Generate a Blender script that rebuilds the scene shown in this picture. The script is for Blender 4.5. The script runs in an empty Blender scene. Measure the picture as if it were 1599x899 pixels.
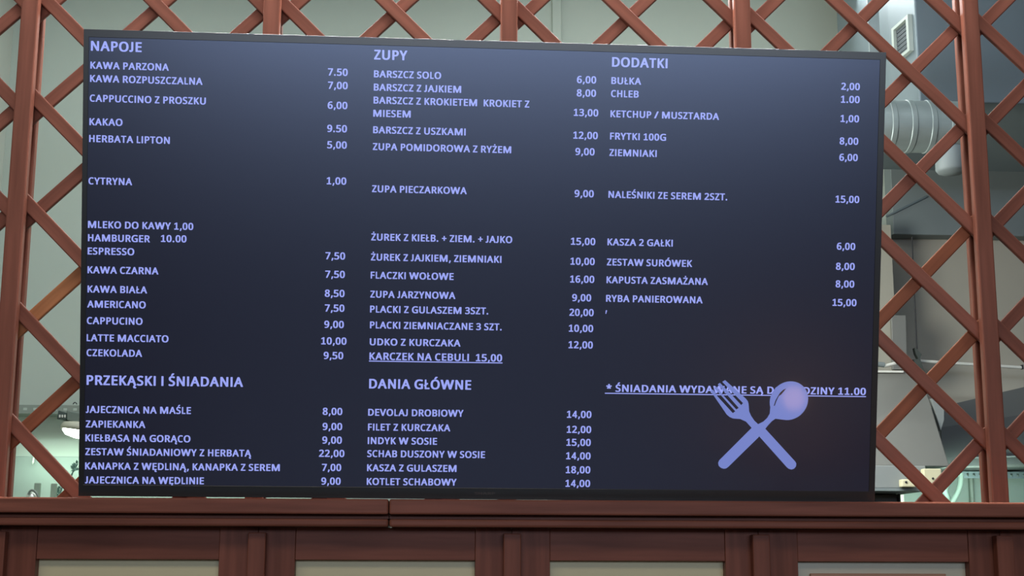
import bpy, bmesh, math, random
from mathutils import Vector, Matrix, geometry

# ------------------------------------------------------------------ camera, light, exposure
CAMROT = [0.1891386712980881, 0.05408845115122103, 0.0033225388878611707]
ORG = [0.09151, 2.63206, 0.10635]
TVR = [[0.999923, 0.012216, -0.002019], [0.004585, -0.213898, 0.976845], [-0.011501, 0.97678, 0.213937]]
W = 1.4746
H = 0.8442
EYE = Vector((0.0, 0.0, 1.6))
FPX = 2200.0
scn = bpy.context.scene
COL = scn.collection

def cam_axes(p, y, r):
    cp, sp, c, s = math.cos(p), math.sin(p), math.cos(y), math.sin(y)
    fwd = Vector((s * cp, c * cp, sp)); right = Vector((c, -s, 0)); up = right.cross(fwd)
    return right * math.cos(r) + up * math.sin(r), up * math.cos(r) - right * math.sin(r), fwd

CR, CU, CF = cam_axes(*CAMROT)
cd = bpy.data.cameras.new('camera')
cd.sensor_width = 36.0
cd.lens = FPX / 1599.0 * 36.0
cd.clip_start = 0.05
cam = bpy.data.objects.new('camera', cd)
COL.objects.link(cam)
cam.matrix_world = Matrix(((CR.x, CU.x, -CF.x, EYE.x), (CR.y, CU.y, -CF.y, EYE.y), (CR.z, CU.z, -CF.z, EYE.z), (0, 0, 0, 1)))
scn.camera = cam
scn.view_settings.view_transform = 'Standard'
scn.view_settings.look = 'None'
scn.view_settings.exposure = 0.0
scn.view_settings.gamma = 1.0
scn.view_settings.use_curve_mapping = False

w = bpy.data.worlds.new('world')
scn.world = w
w.use_nodes = True
bg = w.node_tree.nodes['Background']
bg.inputs[0].default_value = (0.75, 0.85, 1.0, 1)
bg.inputs[1].default_value = 0.02

def area(name, loc, aim, sx, sy, power, color=(1, 1, 1), spread=math.pi):
    l = bpy.data.lights.new(name, 'AREA')
    l.shape = 'RECTANGLE'; l.size = sx; l.size_y = sy
    l.energy = power; l.color = color; l.spread = spread
    o = bpy.data.objects.new(name, l)
    COL.objects.link(o)
    o.location = loc
    d = Vector(aim) - Vector(loc)
    o.rotation_euler = d.to_track_quat('-Z', 'Y').to_euler()
    return o

# dining hall behind the camera: daylight from the far windows and the ceiling panel
area('window_daylight', (1.05, -6.85, 3.0), (0.8, 2.6, 2.3), 6.6, 1.0, 200, (0.68, 0.83, 1.08))
area('ceiling_panel', (-1.5, -0.3, 3.56), (-1.5, -0.3, 0), 4.4, 1.2, 50, (1.0, 0.92, 0.80))
area('counter_fill', (-0.05, 2.41, 3.56), (-0.05, 2.41, 0), 2.9, 0.2, 52, (0.86, 0.98, 1.10))  # fill light added above the posts to brighten the upper wood
area('counter_strip_light', (0.14, 2.73, 3.54), (0.14, 2.73, 0), 1.6, 0.04, 55, (0.95, 0.98, 1.0), math.radians(95))
# kitchen behind the trellis
area('kitchen_ceiling_panel', (-0.25, 3.85, 3.56), (-0.25, 4.05, 0), 2.6, 0.4, 11, (0.90, 1.0, 1.0))
area('kitchen_tube_light', (0.1, 4.05, 3.37), (0.1, 2.7, 2.5), 2.6, 0.10, 18, (0.93, 0.98, 1.0))
area('kitchen_wall_light', (-0.80, 4.49, 1.915), (-0.80, 4.60, 1.76), 1.0, 0.05, 1.9, (0.72, 1.0, 0.82))
area('under_hood_light', (1.50, 4.25, 1.82), (1.55, 4.6, 1.66), 0.6, 0.06, 3.4, (0.72, 1.0, 0.88))
area('kitchen_fill', (0.45, 3.35, 2.35), (1.75, 4.6, 2.2), 0.4, 0.4, 15, (0.97, 1.0, 0.97))  # unseen fill added behind the screen to brighten the kitchen's right side

def at(px, py, Y):
    d = CF + CR * ((px - 799.5) / FPX) - CU * ((py - 449.5) / FPX)
    return EYE + d * (Y / d.y)

# ------------------------------------------------------------------ materials
MATS = {}
def mat(name, color, rough=0.5, var=0.06, scale=6.0, metallic=0.0, spec=0.5, bump=0.0, stretch=(1, 1, 1), emit=None, estr=0.0, coat=0.0, coat_r=0.1, rand=0.0, ior=1.5):
    if name in MATS:
        return MATS[name]
    m = bpy.data.materials.new(name); m.use_nodes = True
    nt = m.node_tree; b = nt.nodes['Principled BSDF']
    tc = nt.nodes.new('ShaderNodeTexCoord'); mp = nt.nodes.new('ShaderNodeMapping'); mp.inputs['Scale'].default_value = stretch
    nz = nt.nodes.new('ShaderNodeTexNoise'); nz.inputs['Scale'].default_value = scale; nz.inputs['Detail'].default_value = 4
    nt.links.new(tc.outputs['Object'], mp.inputs[0]); nt.links.new(mp.outputs[0], nz.inputs['Vector'])
    cr = nt.nodes.new('ShaderNodeValToRGB')
    lo = [max(0, c * (1 - var)) for c in color]; hi = [c * (1 + var) for c in color]
    cr.color_ramp.elements[0].position = 0.3; cr.color_ramp.elements[0].color = (*lo, 1)
    cr.color_ramp.elements[1].position = 0.7; cr.color_ramp.elements[1].color = (*hi, 1)
    nt.links.new(nz.outputs[0], cr.inputs[0])
    out = cr.outputs[0]
    if rand:
        oi = nt.nodes.new('ShaderNodeObjectInfo'); mr = nt.nodes.new('ShaderNodeMapRange')
        mr.inputs[3].default_value = 1 - rand; mr.inputs[4].default_value = 1 + rand
        nt.links.new(oi.outputs['Random'], mr.inputs[0])
        hs = nt.nodes.new('ShaderNodeHueSaturation')
        nt.links.new(mr.outputs[0], hs.inputs['Value']); nt.links.new(out, hs.inputs['Color'])
        out = hs.outputs[0]
    nt.links.new(out, b.inputs['Base Color'])
    b.inputs['Roughness'].default_value = rough
    b.inputs['Metallic'].default_value = metallic
    b.inputs['Specular IOR Level'].default_value = spec
    b.inputs['IOR'].default_value = ior
    if coat:
        b.inputs['Coat Weight'].default_value = coat; b.inputs['Coat Roughness'].default_value = coat_r
    if bump:
        bp = nt.nodes.new('ShaderNodeBump'); bp.inputs['Strength'].default_value = bump; bp.inputs['Distance'].default_value = 0.002
        nt.links.new(nz.outputs[0], bp.inputs['Height']); nt.links.new(bp.outputs[0], b.inputs['Normal'])
    if emit:
        b.inputs['Emission Color'].default_value = (*emit, 1); b.inputs['Emission Strength'].default_value = estr
    MATS[name] = m
    return m

WOOD = mat('red_brown_wood', (0.225, 0.076, 0.047), 0.32, 0.22, 7, stretch=(0.6, 9, 9), bump=0.05, rand=0.09, spec=0.08)
WALL = mat('grey_green_paint', (0.42, 0.47, 0.40), 0.75, 0.03, 1.5)
WHITEWALL = mat('off_white_paint', (0.66, 0.68, 0.60), 0.75, 0.03, 1.5)
TILE = mat('pale_mint_tile', (0.27, 0.32, 0.28), 0.7, 0.04, 4)
CEIL = mat('white_ceiling_paint', (0.62, 0.63, 0.60), 0.85, 0.03, 2)
FLOOR = mat('dark_floor_tile', (0.045, 0.038, 0.035), 0.5, 0.15, 3)
HALL = mat('hall_plaster', (0.11, 0.10, 0.095), 0.8, 0.04, 2)
BLACK = mat('black_plastic', (0.012, 0.012, 0.012), 0.40, 0.05, 30)
DISPLAY = dict(rough=0.275, var=0.02, scale=3, spec=0.8, ior=1.8, coat=0.35, coat_r=0.05)
SCREEN = mat('lit_display', (0.003, 0.003, 0.004), emit=(0.0030, 0.0020, 0.0070), estr=1.0, **DISPLAY)
LETTER = mat('lit_lettering', (0.003, 0.003, 0.004), emit=(0.32, 0.37, 0.90), estr=1.0, **DISPLAY)
ICON = mat('lit_icon', (0.003, 0.003, 0.004), emit=(0.165, 0.215, 0.56), estr=1.0, **DISPLAY)
for m_ in (SCREEN, LETTER, ICON):
    m_.node_tree.nodes['Principled BSDF'].inputs['Specular Tint'].default_value = (0.80, 0.88, 1.12, 1)
LOGO = mat('dull_bronze_print', (0.10, 0.08, 0.07), 0.5, 0.05, 30)
CREAM = mat('cream_panel', (0.70, 0.595, 0.33), 0.45, 0.03, 3)
GALV = mat('galvanised_steel', (0.26, 0.31, 0.29), 0.45, 0.10, 14, metallic=0.3)
DUCTP = mat('grey_duct_sheet', (0.16, 0.20, 0.21), 0.5, 0.06, 4, metallic=0.3)
DARKG = mat('dark_grey_sheet', (0.18, 0.21, 0.205), 0.6, 0.06, 4)
FRAMEC = mat('pale_green_frame', (0.36, 0.41, 0.36), 0.5, 0.04, 10)
STEEL = mat('hood_steel', (0.18, 0.18, 0.158), 0.5, 0.05, 5, metallic=0.2)
STEELD = mat('dark_hood_steel', (0.12, 0.125, 0.115), 0.5, 0.05, 5, metallic=0.2)
WHITEP = mat('white_pipe_plastic', (0.62, 0.62, 0.55), 0.45, 0.04, 12)
BEIGE = mat('beige_plastic', (0.66, 0.62, 0.40), 0.5, 0.04, 20)
CABLE = mat('black_rubber', (0.025, 0.025, 0.025), 0.6, 0.05, 30)
TRAYM = mat('grey_tray_metal', (0.20, 0.23, 0.19), 0.5, 0.06, 20)
LAMPG = mat('lamp_grey_green', (0.12, 0.15, 0.12), 0.5, 0.06, 20)
SHADE = mat('beige_lamp_shade', (0.45, 0.44, 0.34), 0.5, 0.04, 20)
GLOW = mat('glowing_bulb', (0.9, 0.9, 0.9), 0.5, 0.02, 20, emit=(0.85, 1.0, 0.9), estr=9.0)
PLATE = mat('grey_green_plate', (0.22, 0.29, 0.21), 0.5, 0.05, 15)
CAB = mat('pale_grey_cabinet', (0.24, 0.26, 0.245), 0.45, 0.03, 4)
LEAF = mat('dark_teal_leaf', (0.10, 0.20, 0.15), 0.5, 0.4, 60)
WARM = mat('warm_globe', (0.9, 0.8, 0.6), 0.5, 0.02, 20, emit=(1.0, 0.45, 0.16), estr=12.0)
RED = mat('red_plastic', (0.5, 0.05, 0.04), 0.4, 0.05, 20)

# ------------------------------------------------------------------ helpers
def link(name, me, m, parent=None, mw=None):
    me.materials.append(m)
    o = bpy.data.objects.new(name, me)
    COL.objects.link(o)
    if parent is not None:
        o.parent = parent
    if mw is not None:
        o.matrix_basis = mw
    return o

def mesh(bm, name, smooth=False):
    bmesh.ops.recalc_face_normals(bm, faces=bm.faces[:])
    me = bpy.data.meshes.new(name); bm.to_mesh(me); bm.free()
    if smooth:
        for p in me.polygons: p.use_smooth = True
    return me

def tag(o, label, cat, group=None):
    o['label'] = label; o['category'] = cat
    if group: o['group'] = group
    return o

def thing(name, label, cat, loc, group=None, rot=None):
    o = bpy.data.objects.new(name, None); COL.objects.link(o)
    o.empty_display_size = 0.05
    if rot is None: o.location = loc
    else: o.matrix_world = Matrix.Translation(Vector(loc)) @ rot.to_4x4()
    ROOTM[o.name] = Matrix.Translation(Vector(loc)) @ (rot.to_4x4() if rot is not None else Matrix.Identity(4))
    return tag(o, label, cat, group)
ROOTM = {}

def loc_of(parent, mw):
    # world matrix -> matrix under the parent thing
    if parent is None: return mw
    chain = Matrix.Identity(4); p = parent
    while p is not None:
        chain = (ROOTM[p.name] if p.name in ROOTM else p.matrix_basis) @ chain
        p = p.parent
    return chain.inverted() @ mw

def box_bm(sx, sy, sz, bev=0.0, seg=2):
    bm = bmesh.new(); bmesh.ops.create_cube(bm, size=1.0)
    bmesh.ops.scale(bm, vec=(sx, sy, sz), verts=bm.verts)
    if bev: bmesh.ops.bevel(bm, geom=bm.edges[:], offset=bev, segments=seg, profile=0.5, affect='EDGES')
    return bm

def box(name, lo, hi, m, parent=None, bev=0.0, rot=None):
    lo, hi = Vector(lo), Vector(hi)
    s = hi - lo; c = (lo + hi) / 2
    bm = box_bm(abs(s.x), abs(s.y), abs(s.z), bev)
    mw = Matrix.Translation(c)
    if rot is not None: mw = mw @ rot.to_4x4()
    return link(name, mesh(bm, name), m, parent, loc_of(parent, mw))

def beam(name, p0, p1, wid, thick, m, parent=None, bev=0.002, cut=0):
    """A bar along p0-p1, its local X along the grain, thick measured along world Y."""
    p0, p1 = Vector(p0), Vector(p1); d = p1 - p0; L = d.length; x = d.normalized()
    y = Vector((0, 1, 0)) if abs(x.y) < 0.9 else Vector((1, 0, 0))
    z = x.cross(y).normalized(); y = z.cross(x)
    bm = box_bm(L, thick, wid, bev)
    for v in bm.verts:                   # a foot sawn level where a 45 degree slat meets the ledge
        if cut < 0 and v.co.x < -L / 2 + 0.006: v.co.x -= v.co.z
        if cut > 0 and v.co.x > L / 2 - 0.006: v.co.x += v.co.z
    mw = Matrix((( x.x, y.x, z.x, 0), (x.y, y.y, z.y, 0), (x.z, y.z, z.z, 0), (0, 0, 0, 1)))
    mw = Matrix.Translation((p0 + p1) / 2) @ mw
    return link(name, mesh(bm, name), m, parent, loc_of(parent, mw))

def extrude_poly(name, pts, depth, m, parent=None, axis=Vector((0, 1, 0)), bev=0.0):
    """A closed outline of world points pushed back along axis."""
    pts = [Vector(p) for p in pts]
    c = sum(pts, Vector()) / len(pts)
    bm = bmesh.new()
    a = [bm.verts.new(p - c) for p in pts]; b = [bm.verts.new(p - c + axis * depth) for p in pts]
    bm.faces.new(a); bm.faces.new(b[::-1])
    n = len(pts)
    for i in range(n): bm.faces.new((a[i], b[i], b[(i + 1) % n], a[(i + 1) % n]))
    if bev: bmesh.ops.bevel(bm, geom=bm.edges[:], offset=bev, segments=2, profile=0.5, affect='EDGES')
    return link(name, mesh(bm, name), m, parent, loc_of(parent, Matrix.Translation(c)))

def tube(name, pts, r, m, parent=None, res=6, cyc=False):
    pts = [Vector(p) for p in pts]; c = sum(pts, Vector()) / len(pts)
    cu = bpy.data.curves.new('path', 'CURVE'); cu.dimensions = '3D'; cu.bevel_depth = r; cu.bevel_resolution = 3; cu.use_fill_caps = True
    sp = cu.splines.new('POLY' if len(pts) == 2 else 'NURBS'); sp.points.add(len(pts) - 1)
    for i, p in enumerate(pts): sp.points[i].co = (*(p - c), 1)
    if len(pts) > 2: sp.use_endpoint_u = True; sp.order_u = min(4, len(pts)); sp.resolution_u = res
    tmp = bpy.data.objects.new('path', cu)
    COL.objects.link(tmp)
    dg = bpy.context.evaluated_depsgraph_get(); dg.update()
    me = bpy.data.meshes.new_from_object(tmp.evaluated_get(dg)); me.name = name
    bpy.data.objects.remove(tmp); bpy.data.curves.remove(cu)
    me.materials.clear()
    for p in me.polygons: p.use_smooth = True
    return link(name, me, m, parent, loc_of(parent, Matrix.Translation(c)))

def lathe(name, prof, m, parent=None, mw=None, seg=28, smooth=True):
    bm = bmesh.new(); rings = []
    for r, z in prof:
        if r < 1e-6: rings.append([bm.verts.new((0, 0, z))])
        else: rings.append([bm.verts.new((r * math.cos(2 * math.pi * k / seg), r * math.sin(2 * math.pi * k / seg), z)) for k in range(seg)])
    for a, b in zip(rings, rings[1:]):
        for k in range(seg):
            k2 = (k + 1) % seg
            if len(a) == 1 and len(b) > 1: bm.faces.new((a[0], b[k], b[k2]))
            elif len(b) == 1 and len(a) > 1: bm.faces.new((a[k], a[k2], b[0]))
            elif len(a) > 1: bm.faces.new((a[k], a[k2], b[k2], b[k]))
    return link(name, mesh(bm, name, smooth), m, parent, loc_of(parent, mw if mw is not None else Matrix.Identity(4)))

def struct(o):
    o['kind'] = 'structure'; return o

# ------------------------------------------------------------------ the room
ZC = 3.6
YB = 4.6
struct(box('floor', (-4.2, -7.0, -0.06), (4.2, 4.7, 0.0), FLOOR))
struct(box('ceiling', (-4.2, -7.0, ZC), (4.2, 4.7, ZC + 0.06), CEIL))
xw = at(1391, 400, YB).x
struct(box('wall_back', (-4.2, YB, 0.0), (xw, YB + 0.1, ZC), WALL))
struct(box('wall_rear', (xw, YB, 0.0), (4.2, YB + 0.1, ZC), mat('warm_lit_wall', (0.40, 0.375, 0.30), 0.75, 0.03, 1.5)))  # continues wall_back, with the warm light's tint put into its colour
xl = at(13, 150, YB).x
struct(box('wall_left', (xl - 0.12, 2.95, 0.0), (xl, YB, ZC), WHITEWALL))
struct(box('wall_west', (-4.3, -7.0, 0.0), (-4.2, 4.7, ZC), HALL))
struct(box('wall_east', (4.2, -7.0, 0.0), (4.3, 4.7, ZC), HALL))
struct(box('wall_south', (-4.2, -7.1, 0.0), (4.2, -7.0, ZC), HALL))
# pale tiles on the lower part of the kitchen wall
zt = at(45, 712, YB - 0.012).z
struct(box('trim_1', (xl, YB - 0.012, 0.0), (4.2, YB, zt), TILE, bev=0.003))

# ------------------------------------------------------------------ trellis
YF = 2.700
X0, DX = -0.818, 0.4785
PX = [X0 + DX * k for k in range(-1, 6)]
ZR = at(700, 779, 2.60).z          # top of the ledge
ZTOP = 2.90
tr = thing('trellis_screen', 'red-brown wooden trellis of crossed slats held between paired posts behind the screen', 'trellis', (0.139, 2.735, ZR))
for k, x in enumerate(PX):
    beam('front_post', (x, YF + 0.010, ZR), (x, YF + 0.010, ZC - 0.001), 0.034, 0.0198, WOOD, tr, 0.003)
    beam('rear_post', (x, YF + 0.050, ZR), (x, YF + 0.050, ZC - 0.001), 0.034, 0.0198, WOOD, tr, 0.003)
NODEZ = 1.6 + 1.093
PITCH = 0.2152
xa, xb, za, zb = PX[0], PX[-1], ZR + 0.0002, ZTOP
# every bay between two posts holds its own set of slats at 45 degrees
for i in range(6):
    xl_, xr_ = PX[i], PX[i + 1]
    xm = (xl_ + xr_) / 2 + 0.007
    for s, yy, nm in ((-1, YF + 0.0252, 'falling_slat'), (1, YF + 0.0348, 'rising_slat')):
        for k in range(-12, 8):
            z = NODEZ + PITCH * k
            t0, t1 = xl_ + 0.0004, xr_ - 0.0004
            q = sorted((xm + s * (za - z), xm + s * (zb - z)))
            t0, t1 = max(t0, q[0]), min(t1, q[1])
            if t1 - t0 < 0.03: continue
            zlow = min(z + (t0 - xm) * s, z + (t1 - xm) * s)
            foot = (-1 if s > 0 else 1) if abs(zlow - za) < 1e-5 else 0
            wm = WOOD
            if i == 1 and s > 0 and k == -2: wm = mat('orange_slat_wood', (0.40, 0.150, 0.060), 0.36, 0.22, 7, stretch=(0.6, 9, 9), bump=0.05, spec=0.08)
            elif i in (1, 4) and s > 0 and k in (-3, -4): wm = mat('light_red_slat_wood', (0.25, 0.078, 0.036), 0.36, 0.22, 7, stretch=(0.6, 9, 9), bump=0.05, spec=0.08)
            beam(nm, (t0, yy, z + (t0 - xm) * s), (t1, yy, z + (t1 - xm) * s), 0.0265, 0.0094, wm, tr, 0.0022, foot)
beam('top_rail', (xa, YF + 0.030, ZTOP + 0.02), (xb, YF + 0.030, ZTOP + 0.02), 0.05, 0.0192, WOOD, tr, 0.003)

# ------------------------------------------------------------------ ledge and panelled base
def zrow(py, Y): return at(700, py, Y).z
xe0, xe1 = PX[0] - 0.02, PX[-1] + 0.02
xj = at(607, 800, 2.6).x
lg = thing('wooden_ledge', 'long red-brown wooden ledge with moulded edge under the menu screen', 'ledge', (0.139, 2.7, zrow(823, 2.62)))
for a, b in ((xe0, xj - 0.0008), (xj + 0.0008, xe1)):
    z0, z1 = zrow(803, 2.60), ZR - 0.0004
    beam('ledge_board', (a, 2.69, (z0 + z1) / 2), (b, 2.69, (z0 + z1) / 2), z1 - z0, 0.18, WOOD, lg, 0.003)
    z0b = zrow(810, 2.615)
    beam('moulding', (a, 2.70, (zrow(822.5, 2.61) + z0b) / 2), (b, 2.70, (zrow(822.5, 2.61) + z0b) / 2), z0b - zrow(822.5, 2.61), 0.172, WOOD, lg, 0.004)
    zg0, zg1 = z0b + 0.0002, z0 - 0.0002
    beam('groove_strip', (a, 2.70, (zg0 + zg1) / 2), (b, 2.70, (zg0 + zg1) / 2), zg1 - zg0, 0.14, WOOD, lg, 0.0)
ZP = zrow(822.5, 2.61) - 0.0005     # top of the panels, hidden in shade
BX = [at(px, 850, 2.648).x for px in (-7, 400.5, 800, 1189, 1570)]
BX = [BX[0]] + BX[1:]
BX.append(BX[-1] + DX)
BX.insert(0, BX[0] - DX)
bat_names = ['at the far left end', 'under the second trellis post, between first and second cream panels', 'under the screen middle, between second and third cream panels',
             'between the third and the glossy fourth cream panel', 'beyond the glossy fourth cream panel, near the far right end']
for i, x in enumerate(BX[1:6]):
    o = beam('wooden_batten', (x, 2.659, 0.0), (x, 2.659, ZP - 0.010), 0.0325, 0.022, WOOD, None, 0.002)
    tag(o, 'narrow upright red-brown batten ' + bat_names[i], 'batten', 'upright battens under the ledge')
edges = [(57, 342), (461, 741.5), (858.5, 1131.5), (1245, 1511.5)]
plab = ['framed cream panel under the ledge, darkest and dullest, below the left end of the screen',
        'framed cream panel under the ledge, second along, between second and third battens',
        'framed cream panel under the ledge, third along, right of the middle batten',
        'framed cream panel with glossy reflections and an orange wood strip inside',
        'framed wooden panel at the far right end of the ledge, only its stile in view',
        'framed wooden panel beyond the batten at the far left end of the ledge']
for i in range(-1, 5):
    if 0 <= i < 4:
        u0, u1 = at(edges[i][0], 885, 2.68).x, at(edges[i][1], 885, 2.68).x
        xa_, xb_ = BX[i + 1], BX[i + 2]
    else:
        xa_, xb_ = BX[i + 1], BX[i + 2]; u0, u1 = xa_ + 0.07, xb_ - 0.07
    zt_ = zrow(874.5, 2.68)
    p = thing('framed_panel', plab[i], 'panel', ((xa_ + xb_) / 2, 2.69, 0.0), 'framed cream panels under the ledge')
    beam('stile', ((xa_ + u0) / 2, 2.69, 0.0), ((xa_ + u0) / 2, 2.69, ZP), u0 - xa_ - 0.0006, 0.036, WOOD, p, 0.001)
    beam('stile', ((xb_ + u1) / 2, 2.69, 0.0), ((xb_ + u1) / 2, 2.69, ZP), xb_ - u1 - 0.0006, 0.036, WOOD, p, 0.001)
    beam('top_rail', (u0, 2.692, (zt_ + ZP) / 2), (u1, 2.692, (zt_ + ZP) / 2), ZP - zt_, 0.036, WOOD, p, 0.001)
    beam('bottom_rail', (u0, 2.692, 0.06), (u1, 2.692, 0.06), 0.12, 0.036, WOOD, p, 0.001)
    m = CREAM
    if i == 3: m = mat('glossy_cream_panel', (0.58, 0.52, 0.36), 0.30, 0.05, 3, coat=0.3, coat_r=0.03)
    box('infill_panel', (u0, 2.695, 0.12), (u1, 2.705, zt_), m, p)
    if i == 3:
        q0, q1 = at(1265, 895, 2.69), at(1476, 895, 2.69)
        box('inner_strip', (q0.x, 2.686, 1.50), (q1.x, 2.6951, q0.z), mat('orange_wood', (0.42, 0.20, 0.10), 0.45, 0.15, 8, stretch=(0.6, 8, 8)), p, 0.001)

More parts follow.
